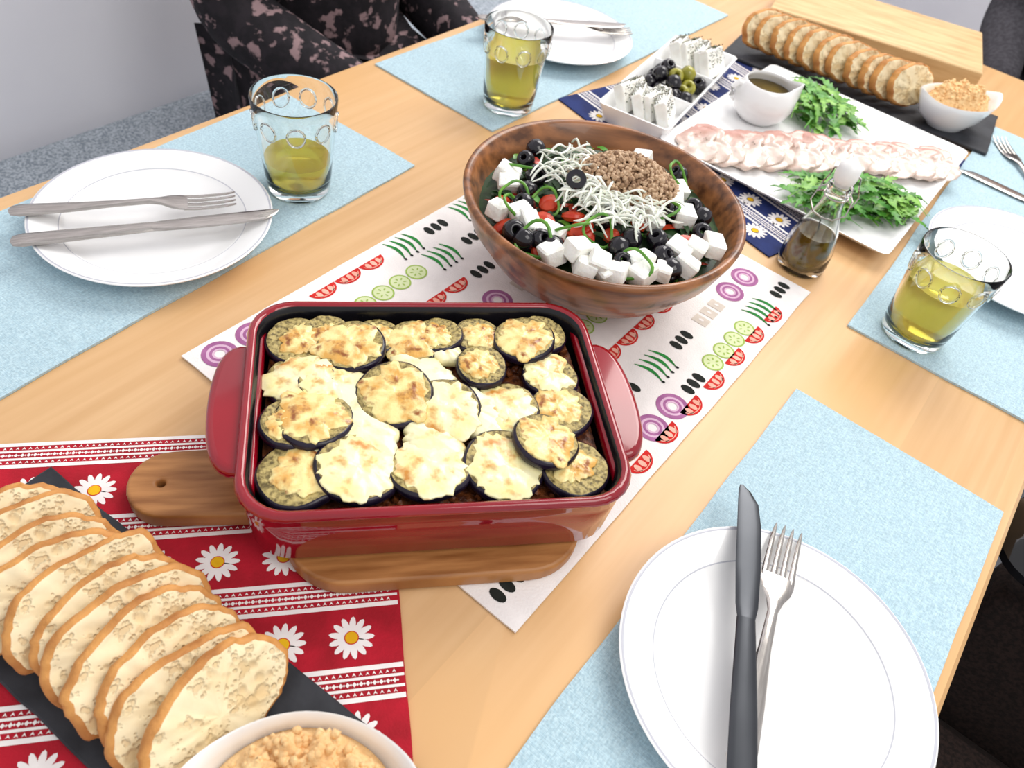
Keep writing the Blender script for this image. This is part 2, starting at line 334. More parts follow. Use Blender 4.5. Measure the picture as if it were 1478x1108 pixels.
def runner_deco(mb):
    ox=.291
    z1=.0026;z2=.0028
    def ell(c,a,b,rot,z,mat,n=14):
        mb.poly([(c[0]+a*cos(t)*cos(rot)-b*sin(t)*sin(rot),c[1]+a*cos(t)*sin(rot)+b*sin(t)*cos(rot)) for t in [2*pi*i/n for i in range(n)]],z,mat)
    def cuc(x,y):
        mb.ring((x,y),.0118,.0100,z1,'plime'); ell((x,y),.0100,.0100,0,z1,'ppale',20)
        for a in range(6): ell((x+.0052*cos(a*pi/3),y+.0052*sin(a*pi/3)),.0020,.0009,a*pi/3,z2,'plime',8)
    def onion(x,y):
        mb.ring((x,y),.0165,.0120,z1,'ppur',28); mb.ring((x,y),.012,.0095,z1,'plil',28); mb.ring((x,y),.0095,.0068,z1,'ppur',28); mb.ring((x,y),.0068,.0048,z1,'plil',28)
    def tom(x,y):
        n=16; r=.0165
        mb.poly([(x-.006+r*sin(pi*i/n)*.85,y+r*cos(pi*i/n)) for i in range(n+1)],z1,'pred')
        for dy in (-.0075,.0,.0075): ell((x,y+dy),.0048,.0028,0,z2,'ppink',10)
        mb.poly([(x-.006+r*.86*sin(pi*i/n)*.85,y+r*.86*cos(pi*i/n)) for i in range(2,n-1)]+[(x-.006+r*.80*sin(pi*i/n)*.85,y+r*.80*cos(pi*i/n)) for i in range(n-2,1,-1)],z2,'ppink')
    def olv(x,y):
        for k in (-1,0,1): ell((x,y+k*.0115),.0078,.0046,0,z1,'pblack')
    def chi(x,y):
        for k in range(4):
            yy=y+(k-1.5)*.0095; pts=[]
            n=8
            for i in range(n+1):
                t=i/n; pts.append((x-.017+.034*t,yy+.005*sin(t*pi)+.0018*sin(pi*t)))
            for i in range(n,-1,-1):
                t=i/n; pts.append((x-.017+.034*t,yy+.005*sin(t*pi)-.0018*sin(pi*t)-.0008))
            mb.poly(pts,z1,'pgreen')
            ell((x+.0175,yy),.0022,.0016,0,z2,'pblack',8)
    def cube(x,y):
        for k in range(3): 
            mb.poly([(x-.009,y+k*.018-.025),(x+.009,y+k*.018-.025),(x+.009,y+k*.018-.012),(x-.009,y+k*.018-.012)],z1,'pcream')
            ell((x,y+k*.018-.018),.003,.0018,0,z2,'pwhite',8)
    items=[]
    def colm(x,y0,seq):
        y=y0; i=0
        while y<.84:
            kind=seq[i%len(seq)]; i+=1
            L={'k':.104,'o':.080,'t':.107,'v':.050,'c':.058,'q':.066}[kind]
            if kind=='k': items.extend([(cuc,x,y+.0125+.025*q) for q in range(4)])
            if kind=='o': items.extend([(onion,x,y+.019+.038*q) for q in range(2)])
            if kind=='t': items.extend([(tom,x,y+.0175+.034*q) for q in range(3)])
            if kind=='v': items.append((olv,x,y+.02))
            if kind=='c': items.append((chi,x,y+.024))
            if kind=='q': items.append((cube,x,y+.033))
            y+=L
    colm(-.466,.264,'ovtcvcv'); colm(-.426,.300,'qvkcvkq'); colm(-.381,.330,'ktvtov')
    colm(-.338,.262,'tcvoqkv'); colm(-.294,.27,'vqktcvo'); colm(-.250,.262,'ctovkqv')
    colm(-.206,.262,'qvcktto'); colm(-.165,.262,'kcovcvqoo'); colm(-.124,.262,'vqtovkcvq')
    for fn,x,y in items:
        X=x+ox;Y=y-.5405
        if abs(X)<.182 and -.265<Y<.265: fn(X,Y)
    for k in range(7):
        Y=-.08+k*.048
        if Y<.25: tom(.196-.0135,Y)
RC=(-.291,.5405)
o=cloth('table_runner',RC[0],RC[1],.196,.2835,0,'cloth','white table runner printed with vegetable slices in rows','cloth',amp=0,z=0,deco=runner_deco)
o.location.z=.0012
def daisy_cloth(name,cx,cy,hx,hy,rz,base,label,rows,phase,bands,step=.048):
    def deco(mb):
        z1=.0024;z2=.0026;z3=.0028
        def strip(y0,y1,mat,z): mb.poly([(-hx+.001,y0),(hx-.001,y0),(hx-.001,y1),(-hx+.001,y1)],z,mat)
        for d in bands:
            y=hy-d
            strip(y-.0125,y-.0090,'pwhite',z1); strip(y+.0090,y+.0125,'pwhite',z1)
            strip(y-.0048,y-.0028,'pwhite',z1); strip(y+.0028,y+.0048,'pwhite',z1)
            x=-hx+.003
            while x<hx-.004:
                mb.poly([(x,y-.0018),(x+.0016,y),(x,y+.0018),(x-.0016,y)],z1,'pwhite')
                mb.poly([(x+.0022,y-.001),(x+.003,y),(x+.0022,y+.001),(x+.0014,y)],z1,'pwhite')
                for yy in (.0069,-.0069): mb.poly([(x-.0014,yy+y-.0013),(x,yy+y+.0013),(x+.0014,yy+y-.0013),(x,yy+y-.0004)],z1,'pwhite')
                x+=.0046
        for d in rows:
            y=hy-d; x=phase-step*20
            while x<hx:
                if -hx+.017<x<hx-.017 and abs(y)<hy-.016:
                    for a in range(13):
                        t=2*pi*a/13; c=(x+.0095*cos(t),y+.0095*sin(t))
                        mb.poly([(c[0]+.0068*cos(q)*cos(t)-.0024*sin(q)*sin(t),c[1]+.0068*cos(q)*sin(t)+.0024*sin(q)*cos(t)) for q in [2*pi*i/10 for i in range(10)]],z1+.00004*(a%2),'pwhite')
                    mb.poly([(x+.0052*cos(q),y+.0052*sin(q)) for q in [2*pi*i/18 for i in range(18)]],z2,'pblack' if base=='navy' else 'pred')
                    mb.poly([(x+.0045*cos(q),y+.0045*sin(q)) for q in [2*pi*i/18 for i in range(18)]],z3,'pyel')
                x+=step
    return cloth(name,cx,cy,hx,hy,rz,base,label,'cloth',amp=0,deco=deco)
e1=Vector((-.661,-.750)); e2=Vector((.750,-.661)); c0=Vector((-.300,.326))
hx,hy=.24,.20
cc=c0+e1*hx+e2*hy
rzr=atan2(-e1.y,-e1.x)
ux=cc.dot(-e1)
ro=daisy_cloth('daisy_cloth',cc.x,cc.y,hx,hy,rzr,'red','red cotton cloth printed with white daisies and lace stripes',[.048,.120,.190,.258,.33],-.037-ux,[.010,.084,.155,.224,.295,.37],step=.0475)
nb=daisy_cloth('daisy_cloth',-.300,1.142,.205,.25,radians(-14),'navy','navy blue cotton cloth printed with white daisies and stripes',[.035,.10,.165,.23,.295,.36,.425,.475],.01,[.0675,.1325,.1975,.2625,.3275,.3925,.45],step=.05)
ro.location.z=-.0002
TZ=.0034
# ---------------------------------------------------------------- plates & cutlery
pp=[(0.0,.003),(.058,.001),(.062,.0),(.066,.003),(.088,.008),(.118,.0185),(.1215,.0205),(.122,.0218),(.1205,.0228),(.1185,.0222),(.0940,.0140),(.0930,.0135),(.088,.0102),(.06,.0086),(0.0001,.0084)]
pm=['china']*8+['chinaline']+['china']+['chinaline']+['china']*4
pl=MB().lathe([(max(r*.965,.0005),z) for r,z in pp],'china',80,mats=pm[:len(pp)-1]).obj('plate',loc=(-.655,.352,TZ),ang=60)
tag(pl,'round white china plate with knife and fork, on a blue placemat','plate','white dinner plates')
for i,(x,y) in enumerate(((.067,.356),(-.668,1.100),(.083,1.075))): dup(pl,(x,y,TZ))
def sect(x,w,h,z=0,n=12): return [(x,w*cos(2*pi*j/n),z+h*sin(2*pi*j/n)) for j in range(n)]
def knife(mt='steel',lab='stainless steel table knife resting across a white plate'):
    r=E('table_knife',(0,0,0))
    MB().loft([sect(0,.002,.001),sect(.002,.0075,.0018),(sect(.01,.0098,.0024)),sect(.05,.0092,.0024),sect(.09,.0078,.0026),sect(.118,.0068,.0026)],mt).obj('handle',parent=r)
    def bs(x,lo,hi,h): 
        c=(lo+hi)/2; w=(hi-lo)/2
        return [(x,c+w*cos(2*pi*j/12),h*sin(2*pi*j/12)) for j in range(12)]
    MB().loft([bs(.118,-.0065,.0065,.0024),bs(.128,-.0085,.0080,.0014),bs(.16,-.0100,.0090,.0010),bs(.20,-.0098,.0090,.0009),bs(.220,-.0075,.0090,.0008),bs(.231,-.001,.0088,.0007),bs(.236,.005,.0078,.0005)],mt).obj('blade',parent=r)
    r.scale=(1.06,1.06,1.06)
    return tag(r,lab,'knife','table knives')
def fork():
    r=E('fork',(0,0,0))
    MB().loft([sect(0,.002,.001,.001),sect(.002,.007,.0014,.001),sect(.010,.0098,.0017,.001),sect(.05,.0080,.0017,.0015),sect(.09,.0046,.0022,.003),sect(.120,.0038,.0024,.004),sect(.130,.0064,.0016,.0035),sect(.139,.0108,.0012,.002),sect(.147,.0124,.0011,.0008),sect(.154,.0124,.001,0)],'steel').obj('handle',parent=r)
    t=MB()
    for k in range(4):
        y=(k-1.5)*.0067
        t.loft([[(x,y*q+w*cos(2*pi*j/8),z+.001*sin(2*pi*j/8)) for j in range(8)] for x,w,z,q in ((.150,.0026,0,1),(.165,.0023,-.0008,1),(.185,.0019,.0004,1),(.196,.0012,.002,.99),(.199,.0003,.0026,.99))],'steel')
    t.obj('tines',parent=r)
    r.scale=(1.07,1.07,1.07)
    return tag(r,'stainless steel fork resting beside a knife on a white plate','fork','forks')
K=knife(); FK=fork(); KD=knife('steeldarkrefl','steel table knife with a dark reflection painted into its colour, resting across a white plate')
def place(o,p1,p0,L,z,first=False):
    a=atan2(p1[1]-p0[1],p1[0]-p0[0]); x=p1[0]-L*cos(a); y=p1[1]-L*sin(a)
    if first: o.location=(x,y,z); o.rotation_euler=(0,0,a); return o
    return dup(o,(x,y,z),(0,0,a))
RZ=TZ+.0228+.0026
KL,FL=.250,.213
place(K,(-.568,.442),(-.691,.226),KL,RZ,True)
place(FK,(-.616,.424),(-.738,.244),FL,RZ-.001,True)
place(KD,(-.021,.480),(.076,.272),KL,RZ+.006,True)
place(FK,(.023,.470),(.063,.322),FL,RZ-.001)
place(K,(-.600,1.19),(-.765,.990),KL,RZ+.006)
place(FK,(-.590,1.19),(-.755,1.03),FL,RZ-.001)
k4=place(K,(-.045,1.293),(.175,1.285),KL,TZ+.003); k4['label']='stainless steel table knife lying on a blue placemat'
f4=place(FK,(-.029,1.456),(.085,1.30),FL,TZ+.002); f4['label']='stainless steel fork lying on a blue placemat beside a knife'
# ---------------------------------------------------------------- glasses
def glass(x,y,fill,lab):
    r=E('drinking_glass',(x,y,TZ))
    H=.114; rb=.0355; rt=.0465
    def rad(z): return rb+(rt-rb)*(z/H)**1.1
    g=MB()
    prof=[(.0005,.002),(.028,.001),(.033,.0),(rb,.003)]+[(rad(z),z) for z in (.02,.04,.06,.08,.1,.111)]+[(rt-.0006,.1135),(rt-.0018,.1137),(rt-.0024,.112)]+[(rad(z)-.0022,z) for z in (.1,.08,.06,.04,.02)]+[(rb-.004,.010),(.028,.0085),(.0005,.008)]
    g.lathe(prof,'glass',56)
    for k in range(9):
        a=2*pi*k/9
        pts=[]
        for j in range(20):
            t=2*pi*j/20; z=.088+.0105*sin(t); aa=a+.21*cos(t); q=rad(z)+.0004
            pts.append((q*cos(aa),q*sin(aa),z))
        g.tube(pts,.0013,'glass',6,closed=True)
    g.obj('glass_body',parent=r,ang=60)
    zl=.0088; pr=[(.0005,zl),(.027,zl+.0003),(rb-.0046,.0105)]+[(rad(z)-.0026,z) for z in [.02+(fill-.02)*q/4 for q in range(5)]]+[(rad(fill)-.004,fill-.0004),(.0005,fill-.0006)]
    MB().lathe(pr,'juice',48).obj('juice',parent=r,ang=50)
    tag(r,lab,'glass','drinking glasses'); return r
glass(-.621,.514,.042,'clear tumbler less than half full of yellow juice')
glass(-.592,.870,.078,'clear tumbler three quarters full of yellow juice')
glass(.021,.849,.075,'clear tumbler of yellow juice beside an empty plate')
# ---------------------------------------------------------------- cutting board
dA=radians(47.3)
cb=Vector((-.252,.330))
def arc(cx,cy,r,a0,a1,n=8): return [(cx+r*cos(a0+(a1-a0)*i/n),cy+r*sin(a0+(a1-a0)*i/n)) for i in range(n+1)]
x0,x1,y0,y1=-.112,.114,-.122,.085
pts=arc(x1-.045,y0+.045,.045,-pi/2,0)+arc(x1-.045,y1-.045,.045,0,pi/2)+arc(x0+.045,y1-.045,.045,pi/2,pi*.98)
hc=-.028
pts+=[(x0-.004,hc+.042),(x0-.014,hc+.031)]+arc(-.202,hc,.028,pi/2,3*pi/2,12)+[(x0-.014,hc-.031),(x0-.004,hc-.042)]+arc(x0+.045,y0+.045,.045,pi*1.02,1.5*pi)
hole=arc(-.208,hc,.0062,0,2*pi*19/20,19)
BT=.016; BZ=.0036
bd=E('cutting_board',(cb.x,cb.y,BZ),dA)
bo=extr('board',[pts,hole],BT,.003,'boardw',loc=(0,0,BT/2),parent=bd)
tag(bd,'wooden paddle board with hanging hole under the baking dish','cutting board')
# ---------------------------------------------------------------- baking dish
DZ=BZ+BT
dish=tag(E('baking_dish',(cb.x,cb.y,DZ),dA),'rectangular glossy red baking dish with black interior and side handles','baking dish')
HX,HY=.1440,.1085
lp=[rr(HX-.018,HY-.018,.03,.0015),rr(HX-.009,HY-.009,.033,0),rr(HX-.0045,HY-.0045,.034,.005),rr(HX-.002,HY-.002,.035,.045),rr(HX-.002,HY-.002,.035,.057),rr(HX,HY,.036,.0585),rr(HX+.001,HY+.001,.036,.062),rr(HX-.001,HY-.001,.035,.0655),rr(HX-.004,HY-.004,.033,.0662),rr(HX-.0065,HY-.0065,.031,.0645),rr(HX-.009,HY-.009,.030,.058),rr(HX-.014,HY-.014,.028,.015),rr(HX-.02,HY-.02,.02,.008)]
MB().loft(lp,'enamel',mats=['enamel']*9+['enamelblack']*3).obj('body',parent=dish,ang=60)
for s_ in (-1,1):
    pt=[(-.004,-.064)]+[(.024*abs(cos(t))**.55,.058*sin(t)) for t in [-pi/2+pi*i/20 for i in range(21)]]+[(-.004,.064)]
    extr('handle',[pt],.013,.0055,'enamel',loc=(s_*(HX-.003),0,.052),rot=(0,radians(-6),0 if s_>0 else pi),parent=dish)
def se(hx,hy,f,z,N=96,p=7):
    o=[]
    for j in range(N):
        t=2*pi*j/N; c,s=cos(t),sin(t)
        o.append((hx*f*math.copysign(abs(c)**(2/p),c),hy*f*math.copysign(abs(s)**(2/p),s),z))
    return o
sm=MB(); loops=[se(HX-.018,HY-.018,1,.012)]
for i in range(22):
    f=1-i/22*.985; lp2=[]
    for q in se(HX-.0145,HY-.0145,f,0): lp2.append((q[0],q[1],.044+.0028*nz(q[0]*90,q[1]*90,0)+.004*nz(q[0]*25,q[1]*25,4)))
    loops.append(lp2)
sm.loft(loops,'meat')
for k in range(620):
    x=U(-HX+.018,HX-.018); y=U(-HY+.018,HY-.018)
    sm.lump((x,y,.045+U(0,.003)),U(.0022,.0045),'meat')
so=sm.obj('meat_sauce',loc=(cb.x,cb.y,DZ),rot=(0,0,dA)); tag(so,'browned minced meat sauce filling the red baking dish','food',kind='stuff')
def disc(Rf,zt,rings,segs,thick,mt,ms=None,edge=.965):
    mb=MB(); loops=[]
    for q,z in ((.93,-thick),(1,-thick*.6)):
        loops.append([(Rf(2*pi*j/segs)*q*cos(2*pi*j/segs),Rf(2*pi*j/segs)*q*sin(2*pi*j/segs),z) for j in range(segs)])
    fr=[1,edge]+[edge*(1-(i+1)/rings) for i in range(rings-1)]+[.02]
    for f in fr:
        loops.append([(Rf(2*pi*j/segs)*f*cos(2*pi*j/segs),Rf(2*pi*j/segs)*f*sin(2*pi*j/segs),zt(f,2*pi*j/segs)) for j in range(segs)])
    n=len(loops)-1
    mats=[(ms or mt)]*3+[mt]*(n-3)
    mb.loft(loops,mt,mats=mats); return mb
protos=[]
for v in range(6):
    sd=v*7.3
    def Rf(t,sd=sd): return .0268*(1+.06*nz(cos(t)*1.2,sin(t)*1.2,sd))
    def zt(f,t,sd=sd): return (-.001 if f>.99 else .0010)-.0010*(1-f)+.0012*nz(f*cos(t)*4,f*sin(t)*4,sd)
    r=disc(Rf,zt,9,40,.0080,'flesh','skin',edge=.925).obj('eggplant_slice',ang=70)
    cf=[.90,.97,.78,.92,.70,.92][v]; ox,oy=[(0,0),(.001,0),(.003,-.002),(-.002,.001),(-.004,.003),(.001,.002)][v]
    def Rc(t,sd=sd,cf=cf): return .025*cf*(1+.34*nz(cos(t)*1.7,sin(t)*1.7,sd+3)+.26*nz(cos(t)*5,sin(t)*5,sd+9))
    def zc(f,t,sd=sd): return .0024*(1-f**4)+.0020*nz(f*cos(t)*5,f*sin(t)*5,sd+1)*(1-f*f)+.0004
    c=disc(Rc,zc,9,48,.0012,'cheese' if v in (1,3,5) else 'cheese2').obj('melted_cheese',loc=(ox,oy,.0008),parent=r,ang=70)
    tag(r,'baked round eggplant slice topped with toasted melted cheese','eggplant slice','eggplant slices baked in the dish')
    protos.append(r)
egg=[(-381,293,24,4),(-372,328,21,4),(-338,323,27,0),(-340,356,20,2),(-308,367,24,0),(-314,401,21,4),(-280,419,21,2),(-243,437,26,0),(-241,462,20,4),(-352,260,27,1),(-321,287,25,3),(-247,384,20,2),(-202,423,23,5),(-275,310,29,0),(-238,326,29,1),(-207,366,27,3),(-173,397,25,2),(-321,226,23,4),(-302,251,28,0),(-271,199,29,2),(-240,238,30,3),(-208,278,29,1),(-169,319,30,3),(-160,358,25,0),(-130,358,25,4)]
zup={13:.006,18:.005,23:.007,11:.004,2:.003,7:.004,21:.003,14:.002,20:.002}
used=set()
ca,sa=cos(-dA),sin(-dA)
for i,(x,y,r,v) in enumerate(egg):
    x/=1000;y/=1000; s=r/25
    lx=(x-cb.x)*ca-(y-cb.y)*sa; ly=(x-cb.x)*sa+(y-cb.y)*ca
    mr=r/1000
    lx=max(-HX+.0135+mr,min(HX-.0135-mr,lx)); ly=max(-HY+.0135+mr,min(HY-.0135-mr,ly))
    wx=cb.x+lx*cos(dA)-ly*sin(dA); wy=cb.y+lx*sin(dA)+ly*cos(dA)
    loc=(wx,wy,DZ+.0565+zup.get(i,0)+.0012*(i%3)); rot=(U(-.12,.12),U(-.12,.12),U(0,6.28))
    if v not in used:
        used.add(v); o=protos[v]; o.location=loc; o.rotation_euler=rot; o.scale=(s,s,1.1)
    else: dup(protos[v],loc,rot,(s,s,1.1))
mc=MB()
for bx,by,rx,ry,sd in ((-.272,.340,.036,.024,1),(-.268,.268,.034,.022,2),(-.222,.345,.03,.022,3),(-.296,.292,.03,.024,4),(-.225,.300,.03,.018,5),(-.19,.36,.022,.014,6),(-.290,.380,.024,.014,8),(-.262,.236,.024,.014,9)):
    def Rb(t,sd=sd): return 1*(1+.26*nz(cos(t)*1.6,sin(t)*1.6,sd)+.18*nz(cos(t)*5,sin(t)*5,sd+9))
    segs=48; lps=[]
    for f,zz in ((.96,-.006),(1,-.002),(.97,.0008),(.88,.0022),(.7,.0034),(.5,.0040),(.3,.0044),(.05,.0045)):
        lps.append([(bx+rx*Rb(2*pi*j/segs)*f*cos(2*pi*j/segs+.8),by+ry*Rb(2*pi*j/segs)*f*sin(2*pi*j/segs+.8),DZ+.0570+zz+.0012*nz(f*cos(2*pi*j/segs)*4,f*sin(2*pi*j/segs)*4,sd)) for j in range(segs)])
    mc.loft(lps,'cream')
tag(mc.obj('melted_cheese',ang=70),'creamy melted cheese pooled between the eggplant slices','cheese',kind='stuff')
# ---------------------------------------------------------------- salad bowl
BC=(-.298,.640)
bowl=MB()
prof=[(.0005,.003),(.050,.003),(.052,0),(.060,.0),(.064,.004),(.088,.018),(.115,.042),(.136,.072),(.146,.099),(.147,.104),(.1455,.1075),(.142,.108),(.1385,.105),(.130,.085),(.11,.05),(.08,.024),(.05,.014),(.0005,.012)]
bowl.lathe(prof,'bowlw',96)
bo=bowl.obj('salad_bowl',loc=(BC[0],BC[1],.0038),rot=(0,0,.65),ang=70); tag(bo,'large round turned wooden bowl filled with greek salad','bowl')
def zsal(x,y):
    d=sqrt((x-BC[0])**2+(y-BC[1])**2)/.132
    return .088+.018*(1-d*d)
gr=MB(); lps=[]
for i in range(14):
    f=1-i/14*.99; l=[]
    for j in range(72):
        t=2*pi*j/72; x=BC[0]+.132*f*cos(t); y=BC[1]+.132*f*sin(t); l.append((x,y,zsal(x,y)-.004+.004*nz(x*60,y*60,1)))
    lps.append(l)
gr.loft(lps,'leaf3',capA=False)
def leaf(mb,p,ang,L,W,mat,arch=.3,lob=0,n=10,tilt=0):
    d=Vector((cos(ang),sin(ang),0)); s=Vector((-sin(ang),cos(ang),0)); b=len(mb.v); k=mb.mi(mat); bend=U(-.4,.4)
    for i in range(n+1):
        t=i/n; w=W*(sin(pi*min(1,t*.97+.03))**.8)
        if lob:
            w*=(.34+.66*((lob*t*1.0)%1.0)) if i<n else 1
            if t<.26: w=W*.08
        c=Vector(p)+d*L*t+s*(bend*L*t*t)+Vector((0,0,arch*L*sin(pi*t)*.6+tilt*L*t))
        cu=.25*w; back=d*(-w*.6) if lob else Vector((0,0,0))
        mb.v.append(c+s*w-back+Vector((0,0,cu+U(-.15,.15)*w))); mb.v.append(c); mb.v.append(c-s*w-back+Vector((0,0,cu+U(-.15,.15)*w)))
    for i in range(n):
        a=b+3*i
        mb.f.append((a,a+1,a+4,a+3)); mb.m.append(k); mb.f.append((a+1,a+2,a+5,a+4)); mb.m.append(k)
for i in range(480):
    t=U(0,6.28); d=.126*sqrt(R()); x=BC[0]+d*cos(t); y=BC[1]+d*sin(t)
    a_=U(0,6.28)
    if d>.095: a_=t+pi+U(-1,1)
    leaf(gr,(x,y,zsal(x,y)+U(-.002,.003)),a_,U(.014,.028),U(.002,.0048),random.choice(['leaf3','leaf3','leaf','leaf3','pepper','leaf3','tomato'] if i%3 else ['leaf3']),U(.05,.35),0,5)
g=gr.obj('salad_greens',fix=False); tag(g,'dark chopped green salad leaves filling the wooden bowl','salad leaves',kind='stuff')
tm=MB()
tm.lathe([(.0005,-.006),(.008,-.005),(.012,0),(.011,.004),(.006,.007),(.0005,.0075)],'tomato',16)
t0=tm.obj('tomato_piece'); tag(t0,'red tomato piece in the salad','tomato','tomato pieces in the salad')
tp=[(-.305,.548),(-.268,.560),(-.345,.530),(-.250,.625),(-.205,.640),(-.232,.548),(-.33,.585),(-.190,.610),(-.285,.575),(-.318,.562),(-.295,.525),(-.258,.590),(-.370,.560),(-.210,.590),(-.300,.585),(-.275,.545)]
for i,(x,y) in enumerate(tp):
    loc=(x,y,zsal(x,y)+.004); rot=(U(-.6,.6),U(-.6,.6),U(0,6))
    if i==0: t0.location=loc; t0.rotation_euler=rot
    else: dup(t0,loc,rot,(U(.7,1.2),U(.6,1.0),.8))
def fetacube(h):
    mb=MB(); mb.box((0,0,0),h,'feta',.18)
    for v in mb.v: v += Vector((nz(v.x*150,v.y*150,v.z*150+h[0]*999),nz(v.y*150,v.z*150,v.x*150+5),nz(v.z*150,v.x*150,v.y*150+9)))*.0018
    o=mb.obj('feta_cube',ang=35); return tag(o,'white feta cheese cube on top of the salad','cheese cube','feta cubes on the salad')
fp=[fetacube((.0115,.0095,.0085)),fetacube((.0095,.0095,.009)),fetacube((.0125,.009,.0080))]
feta=[(-379,580),(-359,533),(-324,543),(-299,544),(-278,505),(-257,548),(-232,539),(-230,518),(-209,530),(-192,552),(-180,574),(-217,576),(-175,604),(-189,636),(-179,657),(-253,713),(-242,687),(-241,640),(-225,675),(-311,732),(-263,536),(-390,592),(-338,548),(-247,526),(-200,622),(-268,700)]
us=set()
def fitbowl(x,y,m=.120):
    dx,dy=x-BC[0],y-BC[1]; d=sqrt(dx*dx+dy*dy)
    if d>m: dx*=m/d; dy*=m/d
    return BC[0]+dx,BC[1]+dy
for i,(x,y) in enumerate(feta):
    x,y=fitbowl(x/1000,y/1000); v=i%3; loc=(x,y,max(zsal(x,y)+.009,.107)); rot=(U(-.35,.35),U(-.35,.35),U(0,3))
    if i in (7,20): loc=(x,y,loc[2]+.008)
    sc=(U(.85,1.1),)*3
    if v not in us: us.add(v); fp[v].location=loc; fp[v].rotation_euler=rot; fp[v].scale=sc
    else: dup(fp[v],loc,rot,sc)
def olive(mat,nm,lab,grp):
    pr=[(.0028,.0080),(.0045,.0092),(.0080,.0066),(.0096,.002),(.0096,-.002),(.0080,-.0066),(.0045,-.0092),(.0028,-.0080),(.0024,0)]
    o=MB().lathe(pr,mat,24,closed=True).obj(nm,ang=75); return tag(o,lab,'olive',grp)
ol=olive('olive','black_olive','shiny pitted black olive on top of the salad','black olives on the salad')
olv=[(-394,629),(-357,584),(-367,611),(-313,503),(-286,531),(-301,530),(-272,602),(-242,578),(-240,597),(-222,617),(-206,600),(-235,667),(-226,700),(-211,692),(-228,563),(-198,667),(-345,562),(-327,515),(-400,655),(-190,590),(-268,742)]
for i,(x,y) in enumerate(olv):
    x,y=fitbowl(x/1000,y/1000,.122); loc=(x,y,max(zsal(x,y)+.009,.107)); rot=(U(-1.2,1.2),U(-1.2,1.2),U(0,3))
    if i==0: ol.location=loc; ol.rotation_euler=rot
    else: dup(ol,loc,rot,(U(.98,1.2),)*3)
orr=MB().lathe([(.0045,.002),(.0098,.002),(.0105,0),(.0098,-.002),(.0045,-.002),(.004,0)],'olive',24,closed=True).obj('black_olive_ring')
tag(orr,'cut black olive ring lying on the onion shreds','olive'); orr.location=(-.316,.602,.135); orr.rotation_euler=(.5,.35,0)
pr_=MB().tube([(.015*cos(2*pi*j/24)*(1+.12*cos(3*2*pi*j/24)),.015*sin(2*pi*j/24)*(1+.12*cos(3*2*pi*j/24)),0) for j in range(24)],.0015,'pepper',8,closed=True).obj('green_pepper_ring')
tag(pr_,'thin green pepper ring on the salad','pepper ring','green pepper rings on the salad')
for i,(x,y,z) in enumerate(((-.355,.560,.114),(-.300,.520,.112),(-.262,.724,.118),(-.330,.575,.112),(-.285,.560,.116),(-.240,.655,.115),(-.385,.610,.110),(-.215,.560,.113),(-.345,.545,.113),(-.265,.575,.116))):
    rot=(U(-.8,.8),U(-.8,.8),0)
    if i==0: pr_.location=(x,y,z); pr_.rotation_euler=rot
    else: dup(pr_,(x,y,z),rot,(U(.9,1.3),U(.9,1.2),1))
on=MB()
for i in range(170):
    q=R(); cx=-.358+.095*q+U(-.024,.024); cy=.645-.04*q+U(-.036,.036)
    if i%4==0: cx=-.262+U(-.025,.03); cy=.622+U(-.03,.03)
    L=U(.025,.05); a=U(0,6.28); cv=U(-1.4,1.4); n=8; pts=[]
    z0=.116+U(-.004,.009)
    for j in range(n+1):
        t=j/n-.5; aa=a+cv*t; pts.append((cx+L*t*cos(aa),cy+L*t*sin(aa),z0+.006*cos(t*3)+.003*sin(t*7+i)))
    on.tube(pts,[.0005]+[U(.0009,.0015)]*(n-1)+[.0005],'onion',5)
tag(on.obj('sliced_onion'),'heap of translucent white onion shreds on the salad','onion',kind='stuff')
mn=MB()
HC=(-.296,.668); HR=(.058,.043); HA=.65
for i in range(1300):
    t=U(0,6.28); d=sqrt(R())
    lx=HR[0]*d*cos(t); ly=HR[1]*d*sin(t)
    x=HC[0]+lx*cos(HA)-ly*sin(HA); y=HC[1]+lx*sin(HA)+ly*cos(HA)
    z=.113+.028*(1-d**2)+U(-.001,.002)
    mn.lump((x,y,z),U(.0014,.0034),random.choice(['mince','mince','mince','mince2']))
lps=[]
for i in range(10):
    f=1-i/10*.98
    lps.append([(HC[0]+HR[0]*f*cos(t)*cos(HA)-HR[1]*f*sin(t)*sin(HA),HC[1]+HR[0]*f*cos(t)*sin(HA)+HR[1]*f*sin(t)*cos(HA),.111+.028*(1-f*f)) for t in [2*pi*j/40 for j in range(40)]])
mn.loft(lps,'mince2',capA=True)
tag(mn.obj('minced_meat_topping',ang=80),'mound of crumbled brown seasoned topping on the salad','food topping',kind='stuff')
# ---------------------------------------------------------------- swing-top bottle
bt=tag(E('oil_bottle',(-.128,.868,.0)),'small glass swing-top bottle of herb infused olive oil','bottle')
g=MB(); gp=[(.0005,.003),(.020,.002),(.026,0),(.029,.003),(.0295,.012),(.029,.030),(.0255,.050),(.0185,.070),(.0138,.086),(.0125,.098),(.0125,.106),(.0148,.108),(.0152,.112),(.0140,.115),(.0105,.115),(.0098,.11),(.0102,.098),(.0114,.086),(.016,.070),(.023,.050),(.0265,.030),(.0268,.012),(.024,.006),(.0005,.006)]
g.lathe(gp,'glass',40); g.obj('glass_body',parent=bt,loc=(0,0,.0),ang=60)
MB().lathe([(.0005,.0064),(.0232,.0066),(.0262,.012),(.0259,.030),(.0225,.048),(.0215,.0505),(.0005,.0505)],'oil',32).obj('olive_oil',parent=bt)
hb=MB()
for k in range(8): 
    a=U(0,6.28); r_=U(.004,.018); x=r_*cos(a);y=r_*sin(a)
    leaf(hb,(x,y,U(.012,.035)),U(0,6.28),.014,.002,'leaf3',.2,0,5,U(-1,1))
